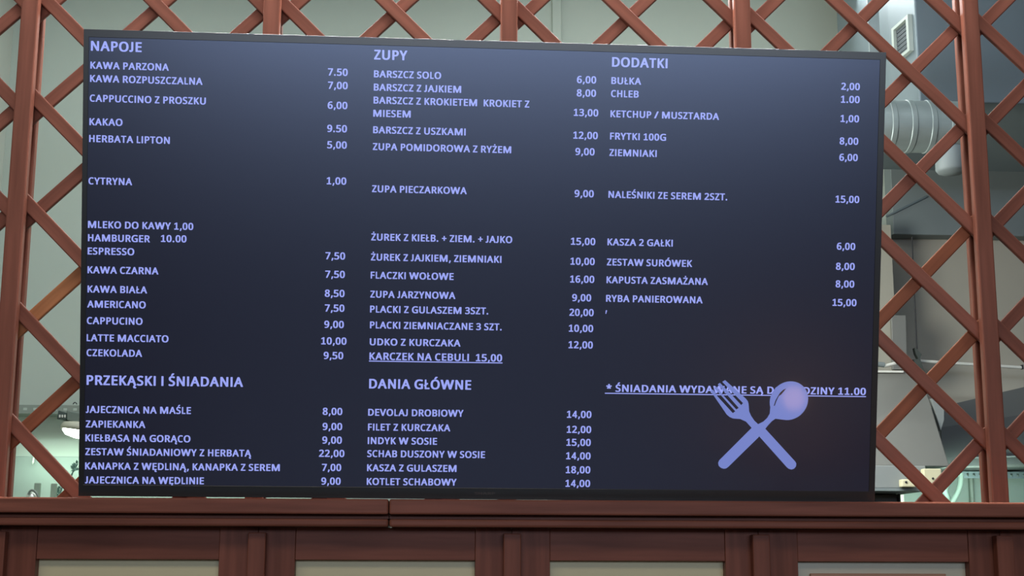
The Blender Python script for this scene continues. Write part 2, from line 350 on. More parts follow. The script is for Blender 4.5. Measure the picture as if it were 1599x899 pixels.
# ------------------------------------------------------------------ menu screen
FONT = {"A":[[21,1,6,16,9,33,237,620,255,632,351,632,365,628,380,602,600,30,597,9,579,0,479,0,464,5,389,183,224,184,209,172,142,5,127,0],[256,286,352,286,306,418,292,394]],"B":[[87,1,76,9,72,23,72,609,76,623,93,632,310,632,388,621,446,596,485,557,506,502,509,460,502,415,477,366,441,335,496,290,521,238,525,155,505,92,486,64,459,39,388,7,346,0],[210,99,313,101,363,123,377,144,386,175,386,210,373,245,346,266,307,278,210,280],[210,380,297,379,339,390,352,399,366,422,370,443,369,477,355,506,333,520,287,531,210,530]],"C":[[246,-6,194,8,135,43,99,81,62,149,43,217,36,269,36,366,55,457,86,523,128,575,154,596,206,624,268,639,369,639,415,631,473,610,489,600,493,582,468,519,458,510,418,507,329,538,295,535,262,523,230,502,190,446,168,359,168,273,181,207,208,151,249,112,304,94,341,94,424,115,461,114,475,95,475,33,461,15,378,-7]],"D":[[87,1,76,9,72,23,72,609,76,623,93,632,355,628,424,610,488,575,528,537,557,491,580,436,594,356,594,286,587,231,570,175,536,112,510,80,460,43,417,22,368,7,315,0],[213,102,282,101,358,123,388,142,414,171,444,241,452,290,452,352,435,429,398,486,364,509,338,520,285,531,219,531,211,526]],"E":[[87,1,76,9,72,23,72,609,76,623,94,632,437,632,450,628,458,613,458,550,443,532,220,531,212,526,214,380,430,377,445,359,445,300,440,285,427,278,214,276,212,109,220,101,443,100,458,82,458,19,454,9,437,0]],"F":[[86,1,76,9,72,23,72,609,76,623,92,632,409,632,421,628,429,613,429,550,415,532,209,531,201,523,203,356,403,353,417,335,417,273,413,262,397,253,203,252,201,23,197,9,184,0]],"G":[[285,-6,198,18,145,50,101,94,66,153,47,203,36,269,36,363,47,422,62,462,101,527,146,573,209,610,257,628,317,639,446,639,512,628,576,606,590,596,593,582,562,512,550,505,512,504,418,534,369,538,303,523,263,502,242,484,204,429,186,363,182,304,201,207,222,165,240,143,271,119,324,98,414,94,458,106,458,241,449,247,348,247,333,252,325,269,330,342,348,351,578,351,592,346,601,328,599,35,592,25,564,15,477,-3]],"H":[[86,1,76,9,72,23,72,609,77,624,90,632,186,632,202,623,207,609,209,380,416,379,424,387,424,609,429,623,445,632,538,632,552,627,559,609,559,23,554,8,541,0,445,0,429,9,424,23,422,276,215,278,207,269,204,12,189,0]],"I":[[66,0,202,0,202,632,66,632]],"J":[[130,632,262,632,262,190,255,110,232,52,190,12,130,-8,75,-8,22,5,12,14,12,110,20,116,60,106,95,106,115,118,127,140,130,185]],"K":[[86,1,76,9,72,23,72,609,77,624,90,632,186,632,203,623,207,609,207,418,212,411,396,628,409,632,512,632,526,627,532,613,526,599,320,352,538,30,542,19,538,8,521,0,415,0,401,5,225,254,207,238,207,23,203,9,190,0]],"L":[[84,1,76,9,72,23,72,613,76,624,87,632,172,632,183,624,187,609,188,106,194,101,381,100,393,82,393,19,387,5,375,0]],"M":[[89,1,77,9,72,23,72,609,80,627,97,632,245,632,266,623,435,223,443,231,610,624,629,632,777,632,796,624,802,609,802,23,794,5,777,0,663,0,643,16,640,330,500,8,481,0,386,0,370,4,354,30,234,325,226,333,223,16,203,0]],"N":[[87,1,76,9,72,23,72,609,77,624,93,632,202,632,216,627,451,247,453,616,471,632,566,632,580,627,587,609,587,23,582,8,566,0,454,0,441,7,205,388,202,16,185,0]],"O":[[272,-6,204,11,156,36,114,71,77,123,50,189,36,266,36,370,50,443,67,488,97,540,143,587,185,613,234,631,275,639,397,639,441,631,506,603,540,580,581,534,615,471,630,425,640,359,640,269,625,193,609,148,581,98,540,52,506,29,452,4,401,-7],[314,95,377,98,411,112,436,130,476,193,494,273,490,384,476,439,459,474,418,516,353,538,323,538,272,523,233,495,203,450,182,363,182,269,207,175,229,141,254,120,279,105]],"P":[[87,1,76,9,72,23,72,609,76,623,93,632,299,632,368,621,411,603,440,583,463,558,483,523,494,488,497,405,486,363,470,328,428,280,368,248,299,233,212,231,209,23,205,9,191,0],[212,332,263,334,296,341,316,348,339,366,356,401,360,446,349,484,330,509,299,523,263,531,211,529]],"R":[[87,1,76,9,72,23,72,609,76,623,94,632,315,632,397,617,441,596,483,557,500,530,514,477,514,411,506,380,482,334,455,306,408,273,554,30,558,19,554,9,536,0,424,0,410,4,271,245,223,247,215,238,215,23,210,9,196,0],[217,346,295,348,336,362,354,380,367,408,371,450,364,484,350,505,298,528,217,529]],"S":[[140,-6,83,4,37,26,30,43,30,106,35,117,48,125,86,125,169,97,236,94,272,105,299,130,308,158,308,182,297,215,272,239,134,303,96,330,72,356,50,394,40,432,37,474,50,537,72,575,98,599,140,624,176,635,304,639,361,628,419,605,426,599,429,585,413,535,397,510,358,507,294,530,240,538,211,530,193,519,178,502,171,467,178,432,203,405,368,322,393,302,419,270,432,241,443,193,440,137,426,95,390,45,358,22,320,4,272,-7]],"T":[[197,1,187,9,183,23,182,526,175,531,23,534,12,550,14,620,32,632,472,629,483,609,483,550,475,536,462,531,323,531,316,526,313,12,298,0]],"U":[[260,-6,195,11,143,42,105,85,77,141,66,193,69,620,88,632,188,632,202,623,207,609,207,221,214,175,232,136,263,109,308,94,342,94,383,105,412,127,435,165,443,196,447,616,465,632,575,629,587,609,587,203,579,158,559,106,539,75,506,42,438,4,386,-7]],"V":[[237,1,226,8,219,23,6,606,10,623,28,632,138,632,153,623,289,245,297,235,438,623,457,632,563,632,577,628,585,616,585,602,369,12,350,0]],"W":[[191,1,179,9,172,26,6,602,6,616,13,627,29,632,142,632,162,623,259,283,267,293,371,620,391,632,504,632,519,628,535,602,643,279,744,623,764,632,880,632,895,624,900,609,731,23,720,5,703,0,594,0,575,9,451,376,331,12,312,0]],"Y":[[206,1,192,19,190,245,19,582,6,609,8,620,26,632,128,632,142,627,254,401,262,396,379,625,396,632,504,629,514,616,511,602,330,248,326,12,311,0]],"Z":[[39,1,25,19,29,85,288,526,282,531,48,532,34,550,34,613,38,623,54,632,427,632,439,628,447,609,447,557,440,540,185,106,193,101,439,100,453,82,453,19,449,9,433,0]],"Ł":[[84,1,72,19,72,179,42,193,17,248,27,267,72,304,74,620,87,632,172,632,183,624,187,613,189,392,230,419,266,419,280,405,300,356,296,342,287,331,189,258,188,106,194,101,381,100,393,82,393,19,387,5,375,0]],"Ż":[[39,1,25,19,29,85,288,526,282,531,48,532,34,550,34,613,38,623,54,632,427,632,439,628,447,609,447,557,440,540,185,106,193,101,439,100,453,82,453,19,449,9,433,0],[217,671,195,682,180,703,176,755,184,774,199,791,217,798,270,798,292,787,311,752,311,717,304,699,286,679,270,671]],"Ó":[[272,-6,204,11,156,36,114,71,77,123,50,189,36,266,36,370,50,443,67,488,97,540,143,587,185,613,234,631,275,639,397,639,441,631,506,603,540,580,581,534,615,471,630,425,640,359,640,269,625,193,609,148,581,98,540,52,506,29,452,4,401,-7],[314,95,377,98,411,112,436,130,476,193,494,273,490,384,476,439,459,474,418,516,353,538,323,538,272,523,233,495,203,450,182,363,182,269,207,175,229,141,254,120,279,105],[275,657,262,668,261,686,345,818,360,823,472,823,490,814,493,793,479,772,378,665,360,656]],"Ś":[[140,-6,83,4,37,26,30,43,30,106,35,117,48,125,86,125,169,97,236,94,272,105,299,130,308,158,308,182,297,215,272,239,134,303,96,330,72,356,50,394,40,432,37,474,50,537,72,575,98,599,140,624,176,635,304,639,361,628,419,605,426,599,429,585,413,535,397,510,358,507,294,530,240,538,211,530,193,519,178,502,171,467,178,432,203,405,368,322,393,302,419,270,432,241,443,193,440,137,426,95,390,45,358,22,320,4,272,-7],[185,657,173,668,172,686,249,819,262,823,368,823,384,814,388,793,371,765,276,662,262,656]],"Ą":[[475,-183,424,-160,398,-109,398,-68,406,-43,452,26,389,183,217,183,142,5,127,0,24,0,6,16,233,613,251,631,355,632,369,623,600,30,596,8,568,-4,540,-36,525,-78,534,-96,582,-94,596,-101,601,-116,597,-168,579,-180,558,-184],[256,286,352,286,306,418,292,394]],"Ę":[[333,-183,287,-163,273,-148,259,-116,255,-89,259,-61,287,-1,90,0,73,16,72,609,76,623,87,631,437,632,450,628,457,616,458,550,443,532,220,531,212,526,214,380,427,378,437,373,445,359,445,297,430,279,220,278,212,273,214,102,440,101,457,85,456,12,443,1,426,-2,402,-26,382,-71,387,-96,437,-94,450,-101,455,-116,452,-165,440,-176,410,-184]],"0":[[198,-6,170,2,115,35,84,71,58,123,40,186,30,255,30,377,37,436,48,484,71,543,93,578,117,602,152,624,198,639,302,639,342,628,385,601,416,568,449,505,470,422,477,356,477,276,470,203,456,141,436,92,417,61,386,30,352,8,305,-7],[247,92,259,91,282,102,306,127,323,168,337,252,337,384,323,464,300,512,282,530,255,542,221,530,193,495,177,443,167,363,167,266,184,158,205,118,222,102]],"1":[[65,0,455,0,455,102,336,102,336,632,228,632,72,545,72,440,205,505,205,102,65,102]],"2":[[45,1,30,19,34,92,230,295,274,348,295,380,308,415,312,477,301,509,287,524,243,542,200,530,129,487,85,487,44,533,37,550,41,564,112,614,146,628,196,639,297,639,351,624,378,610,415,579,433,554,449,512,453,436,439,380,412,328,380,283,212,102,462,100,477,82,477,19,473,9,455,0]],"3":[[146,-6,92,4,37,30,30,47,30,106,35,117,48,125,85,125,126,109,200,90,247,90,277,98,308,116,321,134,332,161,336,196,322,234,305,252,284,263,237,274,126,282,118,297,118,359,136,375,223,375,277,393,302,415,312,432,319,481,301,521,280,534,254,542,190,530,122,494,82,494,67,505,38,547,34,564,42,576,72,596,129,624,169,635,301,639,361,624,399,602,426,575,457,509,460,464,449,411,420,363,385,332,442,292,469,241,477,207,477,168,463,109,438,67,418,45,361,11,290,-7]],"4":[[291,1,278,19,276,134,43,136,30,155,30,217,276,625,291,635,385,635,397,628,402,613,402,241,409,236,461,236,473,228,477,217,477,155,464,136,403,133,401,19,394,4,382,0],[171,238,276,238,276,409,255,381]],"5":[[146,-6,80,8,37,30,30,47,30,109,35,121,49,128,84,128,150,102,205,90,233,90,274,102,303,120,320,144,331,179,331,221,313,267,281,291,236,302,98,292,48,325,44,342,69,616,77,628,91,632,420,631,431,623,436,609,435,550,420,532,199,530,187,405,195,399,323,395,365,381,418,349,448,314,474,252,477,182,466,130,445,89,418,54,385,29,344,8,281,-7]],"6":[[206,-6,169,4,119,35,85,71,48,144,34,207,30,304,37,377,51,443,78,509,106,551,136,583,176,610,217,628,270,639,385,639,411,634,426,627,433,613,433,554,426,540,415,535,381,535,327,545,287,537,254,523,223,499,199,464,178,398,183,394,254,410,331,406,361,398,418,364,453,321,473,266,477,175,469,134,453,92,430,57,378,15,314,-7],[248,92,270,91,304,108,325,134,339,179,339,234,325,276,297,305,264,314,233,308,206,292,182,266,171,238,171,200,189,144,210,115]],"7":[[118,1,107,9,104,26,323,526,316,531,45,532,30,550,30,613,34,623,51,632,455,632,469,628,477,609,473,543,244,12,227,0]],"8":[[188,-6,135,8,88,35,51,78,34,120,30,193,38,227,60,269,127,332,87,370,58,418,47,467,50,516,71,564,87,585,138,621,202,639,322,635,369,621,405,597,433,568,453,523,457,460,449,429,427,387,371,335,429,288,456,252,473,203,477,175,473,137,463,102,434,54,399,25,372,11,312,-7],[233,89,265,87,305,102,329,127,340,165,336,196,319,226,279,256,242,272,217,259,184,227,167,186,167,151,178,122,198,102],[250,391,275,400,302,424,316,446,320,467,320,488,310,516,289,534,252,545,222,537,202,524,183,484,184,464,195,435,217,411]],"9":[[112,-6,85,1,75,16,74,78,79,90,92,97,122,97,186,87,223,95,260,112,301,155,318,189,329,231,324,237,267,222,196,222,136,237,90,266,54,311,33,370,30,450,44,512,64,554,82,576,105,600,156,628,200,639,290,639,344,624,388,597,425,558,456,498,470,450,477,401,477,307,467,227,449,165,429,120,396,71,361,39,317,15,243,-7],[238,318,277,324,307,344,328,370,339,405,331,457,308,505,280,530,250,542,220,534,188,505,175,481,168,443,168,401,185,349,203,331]],",":[[62,-110,51,-99,50,-78,93,123,107,135,208,134,222,116,223,92,191,-9,153,-99,138,-111]],".":[[97,-13,83,-7,54,26,50,75,55,101,80,128,97,138,149,139,166,134,192,113,202,92,203,40,198,23,166,-9,149,-14]],"+":[[204,95,190,113,188,262,48,266,35,283,35,339,40,350,53,357,187,359,189,509,194,523,207,531,291,531,301,526,308,512,310,360,450,356,463,339,463,283,456,269,445,264,311,262,309,116,304,102,291,94]],"/":[[23,1,6,16,10,40,265,623,286,632,399,632,415,628,424,606,165,12,144,0]],"*":[[163,261,95,300,87,314,94,335,158,425,158,432,53,441,42,446,35,471,46,540,59,555,95,555,186,528,190,533,178,637,183,663,199,670,303,669,314,662,318,648,310,530,404,555,440,555,453,540,463,457,446,441,340,432,408,328,412,314,404,300,339,261,297,261,283,269,254,333,248,338,215,268,202,261]]}
ADV = {"A":0.606,"B":0.561,"C":0.529,"D":0.63,"E":0.488,"F":0.459,"G":0.637,"H":0.631,"I":0.267,"J":0.331,"K":0.547,"L":0.423,"M":0.874,"N":0.659,"O":0.676,"P":0.532,"R":0.563,"S":0.473,"T":0.495,"U":0.653,"V":0.591,"W":0.906,"Y":0.52,"Z":0.478,"0":0.507,"1":0.507,"2":0.507,"3":0.507,"4":0.507,"5":0.507,"6":0.507,"7":0.507,"8":0.507,"9":0.507,".":0.267,",":0.258,"/":0.43,"+":0.498,"*":0.498," ":0.226,"Ł":0.423,"Ż":0.478,"Ó":0.676,"Ś":0.473,"Ą":0.606,"Ę":0.488}
ROWS = [
["NAPOJE",-0.7244,0.8056,0.0903,"H"],
["PRZEKĄSKI I ŚNIADANIA",-0.7251,0.2019,0.281,"H"],
["ZUPY",-0.2158,0.8042,0.0604,"H"],
["DANIA GŁÓWNE",-0.2148,0.2022,0.1876,"H"],
["DODATKI",0.2217,0.8032,0.1036,"H"],
["KAWA PARZONA",-0.7249,0.7734,0.1396,"N"],
["KAWA ROZPUSZCZALNA",-0.7252,0.7495,0.2006,"N"],
["CAPPUCCINO Z PROSZKU",-0.7253,0.7141,0.2071,"N"],
["KAKAO",-0.7254,0.6717,0.0589,"N"],
["HERBATA LIPTON",-0.7256,0.6414,0.1438,"N"],
["CYTRYNA",-0.7259,0.5651,0.0778,"N"],
["MLEKO DO KAWY 1,00",-0.7259,0.4864,0.1883,"N"],
["HAMBURGER",-0.7256,0.4624,0.1106,"N"],
["10.00",-0.5953,0.4636,0.0458,"N"],
["ESPRESSO",-0.7259,0.4384,0.0832,"N"],
["KAWA CZARNA",-0.7257,0.4044,0.1266,"N"],
["KAWA BIAŁA",-0.7253,0.3696,0.1063,"N"],
["AMERICANO",-0.7256,0.3424,0.1046,"N"],
["CAPPUCINO",-0.7258,0.3124,0.0995,"N"],
["LATTE MACCIATO",-0.7258,0.2813,0.1464,"N"],
["CZEKOLADA",-0.7257,0.2542,0.0992,"N"],
["JAJECZNICA NA MAŚLE",-0.7257,0.1511,0.1883,"N"],
["ZAPIEKANKA",-0.7257,0.1246,0.1066,"N"],
["KIEŁBASA NA GORĄCO",-0.726,0.0993,0.1884,"N"],
["ZESTAW ŚNIADANIOWY Z HERBATĄ",-0.726,0.0742,0.2985,"N"],
["KANAPKA Z WĘDLINĄ, KANAPKA Z SEREM",-0.726,0.0482,0.3509,"N"],
["JAJECZNICA NA WĘDLINIE",-0.7257,0.0227,0.2134,"N"],
["7.50",-0.2991,0.7728,0.036,"P"],
["7,00",-0.2987,0.7486,0.036,"P"],
["6,00",-0.2987,0.7124,0.036,"P"],
["9.50",-0.2989,0.6701,0.0361,"P"],
["5,00",-0.2984,0.6404,0.0358,"P"],
["1,00",-0.298,0.5747,0.0356,"P"],
["7,50",-0.2984,0.4378,0.0361,"P"],
["7,50",-0.2982,0.4041,0.0359,"P"],
["8,50",-0.2984,0.3692,0.0361,"P"],
["7,50",-0.298,0.3422,0.0359,"P"],
["9,00",-0.2985,0.3123,0.0359,"P"],
["10,00",-0.3034,0.2819,0.0461,"P"],
["9,50",-0.2987,0.2552,0.0359,"P"],
["8,00",-0.2988,0.1525,0.036,"P"],
["9,00",-0.2986,0.1247,0.036,"P"],
["9,00",-0.2988,0.0997,0.036,"P"],
["22,00",-0.3043,0.0752,0.0465,"P"],
["7,00",-0.2986,0.0493,0.0354,"P"],
["9,00",-0.2994,0.0241,0.0356,"P"],
["BARSZCZ SOLO",-0.2156,0.7718,0.1228,"N"],
["BARSZCZ Z JAJKIEM",-0.2154,0.7476,0.1598,"N"],
["BARSZCZ Z KROKIETEM  KROKIET Z",-0.2154,0.724,0.2857,"N"],
["MIESEM",-0.2156,0.7,0.0684,"N"],
["BARSZCZ Z USZKAMI",-0.2153,0.6699,0.1693,"N"],
["ZUPA POMIDOROWA Z RYŻEM",-0.2154,0.6393,0.2539,"N"],
["ZUPA PIECZARKOWA",-0.2156,0.5623,0.1736,"N"],
["ŻUREK Z KIEŁB. + ZIEM. + JAJKO",-0.2155,0.474,0.2591,"N"],
["ŻUREK Z JAJKIEM, ZIEMNIAKI",-0.2155,0.4373,0.2399,"N"],
["FLACZKI WOŁOWE",-0.2153,0.4041,0.1521,"N"],
["ZUPA JARZYNOWA",-0.2155,0.3692,0.1561,"N"],
["PLACKI Z GULASZEM 3SZT.",-0.2154,0.3418,0.2172,"N"],
["PLACKI ZIEMNIACZANE 3 SZT.",-0.2151,0.3127,0.2423,"N"],
["UDKO Z KURCZAKA",-0.215,0.2817,0.1667,"N"],
["KARCZEK NA CEBULI  15,00",-0.2151,0.255,0.2442,"N"],
["DEVOLAJ DROBIOWY",-0.2157,0.152,0.1753,"N"],
["FILET Z KURCZAKA",-0.2155,0.1248,0.1512,"N"],
["INDYK W SOSIE",-0.2156,0.0997,0.1274,"N"],
["SCHAB DUSZONY W SOSIE",-0.2162,0.0758,0.2171,"N"],
["KASZA Z GULASZEM",-0.216,0.0497,0.1647,"N"],
["KOTLET SCHABOWY",-0.2161,0.0243,0.1653,"N"],
["6,00",0.1572,0.7714,0.036,"P"],
["8,00",0.1574,0.7469,0.036,"P"],
["13,00",0.1528,0.7109,0.0455,"P"],
["12,00",0.1528,0.669,0.0455,"P"],
["9,00",0.157,0.639,0.036,"P"],
["9,00",0.1571,0.5616,0.036,"P"],
["15,00",0.1524,0.4733,0.0454,"P"],
["10,00",0.1523,0.4364,0.0452,"P"],
["16,00",0.1524,0.4034,0.045,"P"],
["9,00",0.1566,0.3691,0.0357,"P"],
["20,00",0.1521,0.3418,0.0454,"P"],
["10,00",0.1519,0.3123,0.0453,"P"],
["12,00",0.1519,0.2817,0.0453,"P"],
["14,00",0.1516,0.1524,0.0457,"P"],
["12,00",0.1518,0.1244,0.0457,"P"],
["15,00",0.1517,0.1004,0.0455,"P"],
["14,00",0.1516,0.0752,0.0458,"P"],
["18,00",0.1516,0.0493,0.0458,"P"],
["14,00",0.1515,0.0239,0.0461,"P"],
["BUŁKA",0.2212,0.7714,0.0555,"N"],
["CHLEB",0.2211,0.7475,0.0516,"N"],
["KETCHUP / MUSZTARDA",0.2209,0.7103,0.2031,"N"],
["FRYTKI 100G",0.221,0.6692,0.1046,"N"],
["ZIEMNIAKI",0.2204,0.6388,0.0884,"N"],
["NALEŚNIKI ZE SEREM 2SZT.",0.2203,0.5615,0.2226,"N"],
["KASZA 2 GAŁKI",0.2204,0.4736,0.1222,"N"],
["ZESTAW SURÓWEK",0.22,0.4364,0.1598,"N"],
["KAPUSTA ZASMAŻANA",0.2201,0.4035,0.19,"N"],
["RYBA PANIEROWANA",0.2199,0.369,0.1811,"N"],
["* ŚNIADANIA WYDAWANE SĄ DO GODZINY 11.00",0.2238,0.2019,0.4916,"N"],
["2,00",0.6532,0.7723,0.0356,"P"],
["1.00",0.6535,0.7482,0.0356,"P"],
["1,00",0.6536,0.7124,0.0353,"P"],
["8,00",0.6528,0.6705,0.0357,"P"],
["6,00",0.653,0.6401,0.0353,"P"],
["15,00",0.648,0.5619,0.0452,"P"],
["6,00",0.6525,0.4739,0.0354,"P"],
["8,00",0.6518,0.4364,0.0361,"P"],
["8,00",0.6521,0.4034,0.0358,"P"],
["15,00",0.6472,0.3686,0.0458,"P"]]
EM = {"H":0.02808,"N":0.0202,"P":0.02088}
FORK = [[0.4201,0.2055],[0.4514,0.1622],[0.4569,0.1577],[0.4637,0.1549],[0.4771,0.1541],[0.4881,0.1494],[0.4994,0.1375],[0.5679,0.0643],[0.5719,0.0614],[0.5768,0.0602],[0.5816,0.0617],[0.5852,0.0661],[0.5858,0.0714],[0.5837,0.0753],[0.5249,0.1366],[0.5116,0.1446],[0.5039,0.1515],[0.4976,0.1604],[0.4937,0.1687],[0.4928,0.1783],[0.4922,0.1831],[0.4909,0.1874],[0.4871,0.1922],[0.4468,0.2265],[0.4415,0.2233],[0.4817,0.184],[0.4784,0.1801],[0.461,0.1981],[0.4372,0.2213],[0.4331,0.2184],[0.4737,0.175],[0.4694,0.1718],[0.4465,0.1955],[0.4301,0.2147],[0.4268,0.2116],[0.4675,0.1684],[0.4628,0.165],[0.4324,0.1968],[0.4244,0.2087]]
SPOON = [[0.5336,0.1767],[0.5326,0.1814],[0.5322,0.1862],[0.5325,0.1911],[0.5335,0.196],[0.5351,0.2007],[0.5372,0.2053],[0.54,0.2095],[0.5433,0.2134],[0.547,0.2169],[0.5511,0.2199],[0.5556,0.2223],[0.5602,0.2242],[0.5651,0.2254],[0.5699,0.226],[0.5748,0.2259],[0.5796,0.2252],[0.5841,0.2239],[0.5884,0.2219],[0.5924,0.2193],[0.5959,0.2162],[0.5989,0.2127],[0.6014,0.2087],[0.6033,0.2043],[0.6045,0.1997],[0.6052,0.195],[0.6051,0.1901],[0.6044,0.1852],[0.6031,0.1804],[0.6011,0.1757],[0.5986,0.1713],[0.5955,0.1673],[0.592,0.1636],[0.588,0.1604],[0.5836,0.1578],[0.579,0.1557],[0.5743,0.1542],[0.5694,0.1534],[0.5645,0.1532],[0.5597,0.1536],[0.5439,0.1554],[0.5375,0.151],[0.5308,0.1437],[0.5249,0.1361],[0.512,0.1196],[0.4567,0.0642],[0.4526,0.0612],[0.4478,0.0605],[0.4424,0.0623],[0.4384,0.0661],[0.4373,0.0714],[0.4392,0.0763],[0.4989,0.1375],[0.5113,0.1449],[0.521,0.1498],[0.5281,0.1566],[0.5328,0.1649]]
SHINE = [[0.5628,0.2124],[0.5572,0.2099],[0.5513,0.2043],[0.548,0.1987],[0.5431,0.1898],[0.5399,0.1794],[0.5421,0.1801],[0.5448,0.1886],[0.5495,0.1983],[0.5538,0.2012],[0.5585,0.2068]]
UL = [[-0.2159,0.2526,0.2458],[0.2215,0.199,0.4942]]
APO = [0.2204,0.3477]
LOGOP = [[-0.0172,0.0083],[0.0207,0.0086]]
DISP = [[-0.7274,0.825],[0.7249,0.8302],[0.7256,0.0242],[-0.7284,0.0164]]
Rr, Ru, Rf = [Vector(v) for v in TVR]
TROT = Matrix(((Rr.x, Rf.x, Ru.x), (Rr.y, Rf.y, Ru.y), (Rr.z, Rf.z, Ru.z)))
TORG = EYE + Vector(ORG)
tv = thing('menu_screen', 'big black flat television showing a white menu on dark blue, leaning above the wooden ledge', 'television', TORG, rot=TROT)
def tvm(x=0, y=0, z=0): return Matrix.Translation((x, y, z))
# bezel ring: outer edge, inner display opening
def ring(name, outer, inner, y0, y1, m, parent):
    bm = bmesh.new()
    def vs(P, y): return [bm.verts.new((u, y, v)) for u, v in P]
    of, inf_, ob, ib = vs(outer, y0), vs(inner, y0), vs(outer, y1), vs(inner, y1)
    for i in range(4):
        j = (i + 1) % 4
        bm.faces.new((of[i], of[j], inf_[j], inf_[i])); bm.faces.new((ob[i], ib[i], ib[j], ob[j]))
        bm.faces.new((of[i], ob[i], ob[j], of[j])); bm.faces.new((inf_[i], inf_[j], ib[j], ib[i]))
    bmesh.ops.recalc_face_normals(bm, faces=bm.faces[:])
    ed = [e for e in bm.edges if all(abs(v.co.y - y0) < 1e-6 for v in e.verts) and (e.is_boundary or e.calc_face_angle(0) > 0.5)]
    bmesh.ops.bevel(bm, geom=ed, offset=0.0005, segments=2, profile=0.5, affect='EDGES')
    return link(name, mesh(bm, name), m, parent)
du0, du1 = -0.7279, 0.7256
dv0, dv1 = 0.0205, 0.8300
outer = [(-W / 2, -0.0006), (W / 2, -0.0006), (W / 2, H), (-W / 2, H)]
inner = [(du0, dv0), (du1, dv0), (du1, dv1), (du0, dv1)]
BEZ = mat('satin_black_bezel', (0.006, 0.006, 0.006), 0.31, 0.05, 30, spec=0.72)
BEZ.node_tree.nodes['Principled BSDF'].inputs['Specular Tint'].default_value = (1.0, 0.95, 0.88, 1)
BEZ.node_tree.nodes['Principled BSDF'].inputs['IOR'].default_value = 1.7
ring('bezel', outer, inner, 0.0012, 0.028, BEZ, tv)
def slab(name, u0, u1, v0, v1, y0, y1, m, parent, bev=0.0):
    bm = box_bm(u1 - u0, y1 - y0, v1 - v0, bev)
    return link(name, mesh(bm, name), m, parent, tvm((u0 + u1) / 2, (y0 + y1) / 2, (v0 + v1) / 2))
slab('back_shell', -W / 2 + 0.003, W / 2 - 0.003, 0.004, H - 0.003, 0.028, 0.036, BLACK, tv, 0.003)
slab('back_housing', -0.45, 0.45, 0.24, 0.62, 0.0362, 0.066, BLACK, tv, 0.008)
scr = slab('screen', du0 - 0.001, du1 + 0.001, dv0 - 0.001, dv1 + 0.001, 0.002, 0.024, SCREEN, tv)
def flat(name, polys, y, m, parent, base):
    """polys: list of lists of contours (u,v); filled flat, a hair thick."""
    vs, fs = [], []
    for cont in polys:
        vv = [[Vector((u, v, 0)) for u, v in c] for c in cont]
        n0 = len(vs); flatv = [p for c in vv for p in c]
        tris = geometry.tessellate_polygon(vv)
        vs += [(p.x, y, p.y) for p in flatv]
        fs += [tuple(n0 + k for k in t) for t in tris]
    me = bpy.data.meshes.new(name); me.from_pydata(vs, [], fs); me.update()
    bm = bmesh.new(); bm.from_mesh(me)
    for f_ in bm.faces:
        f_.normal_update()
        if f_.normal.y > 0: f_.normal_flip()
    bm.to_mesh(me); bm.free()
    return link(name, me, m, parent, base)
def area2(c): return sum(c[i][0] * c[(i + 1) % len(c)][1] - c[(i + 1) % len(c)][0] * c[i][1] for i in range(len(c)))
def inside(p, c):
    r = False; x, y = p
    for i in range(len(c)):
        (x0, y0), (x1, y1) = c[i], c[(i + 1) % len(c)]
        if (y0 > y) != (y1 > y) and x < (x1 - x0) * (y - y0) / (y1 - y0) + x0: r = not r
    return r
def groups(ch):
    cs = [[(c[i] / 1000, c[i + 1] / 1000) for i in range(0, len(c), 2)] for c in FONT[ch]]
    cs.sort(key=lambda c: -abs(area2(c)))
    out = []
    for c in cs:
        for g in out:
            if inside(c[0], g[0]): g.append(c); break
        else: out.append([c])
    return out
GL = {ch: groups(ch) for ch in FONT}
def line_polys(s, u0, v0, width, em):
    nat = sum(ADV[c] for c in s)
    l = min(p[0] for g in GL[s[0]] for c in g for p in c)
    r = ADV[s[-1]] - max(p[0] for g in GL[s[-1]] for c in g for p in c)
    sx = width / (nat - l - r); out = []
    pen = u0 - l * sx
    for ch in s:
        if ch != ' ':
            for g in GL[ch]: out.append([[(pen + x * sx, v0 + y * em) for x, y in c] for c in g])
        pen += ADV[ch] * sx
    return out
used = set()
NAMES = [r for r in ROWS if r[4] in 'HN']; PRICES = [r for r in ROWS if r[4] == 'P']
YL = -0.0126
def colof(u): return 0 if u < -0.2 else (1 if u < 0.235 else 2)
for s, u0, v0, wd, k in NAMES:
    em = EM[k]
    if s.startswith('KARCZEK') or s.startswith('*'): em *= 1.06
    if s == '10.00': continue
    polys = line_polys(s, u0, v0, wd, em); lab = 'lit line reading ' + s
    if s == 'HAMBURGER':
        q = [r for r in NAMES if r[0] == '10.00'][0]
        polys += line_polys(q[0], q[1], q[2], q[3], em); lab += ' 10.00'
    if s.startswith('KARCZEK') or s.startswith('*'):
        a, v, L = UL[0 if s[0] == 'K' else 1]
        polys.append([[(a, v - 0.0009), (a + L, v - 0.0009), (a + L, v + 0.0009), (a, v + 0.0009)]])
    o = flat('menu_heading' if k == 'H' else 'menu_line', polys, YL, LETTER, scr, tvm(*[-x for x in scr.matrix_basis.translation]) @ tvm(0, 0.0145, 0))
    if 'LIPTON' not in s: o['label'] = lab.lower() if False else lab
for i, r in enumerate(PRICES):
    if i not in used:
        flat('price', line_polys(r[0], r[1], r[2], r[3], EM['P']), YL, LETTER, scr, tvm(*[-x for x in scr.matrix_basis.translation]) @ tvm(0, 0.0145, 0))['label'] = 'lit price ' + r[0]
ib = tvm(*[-x for x in scr.matrix_basis.translation])
a = APO
flat('apostrophe_mark', [[[(a[0] - .001, a[1] - .001), (a[0] + .0005, a[1] - .001), (a[0] + .002, a[1] + .0055), (a[0] - .0005, a[1] + .0055)]]], 0.0018, LETTER, scr, ib)
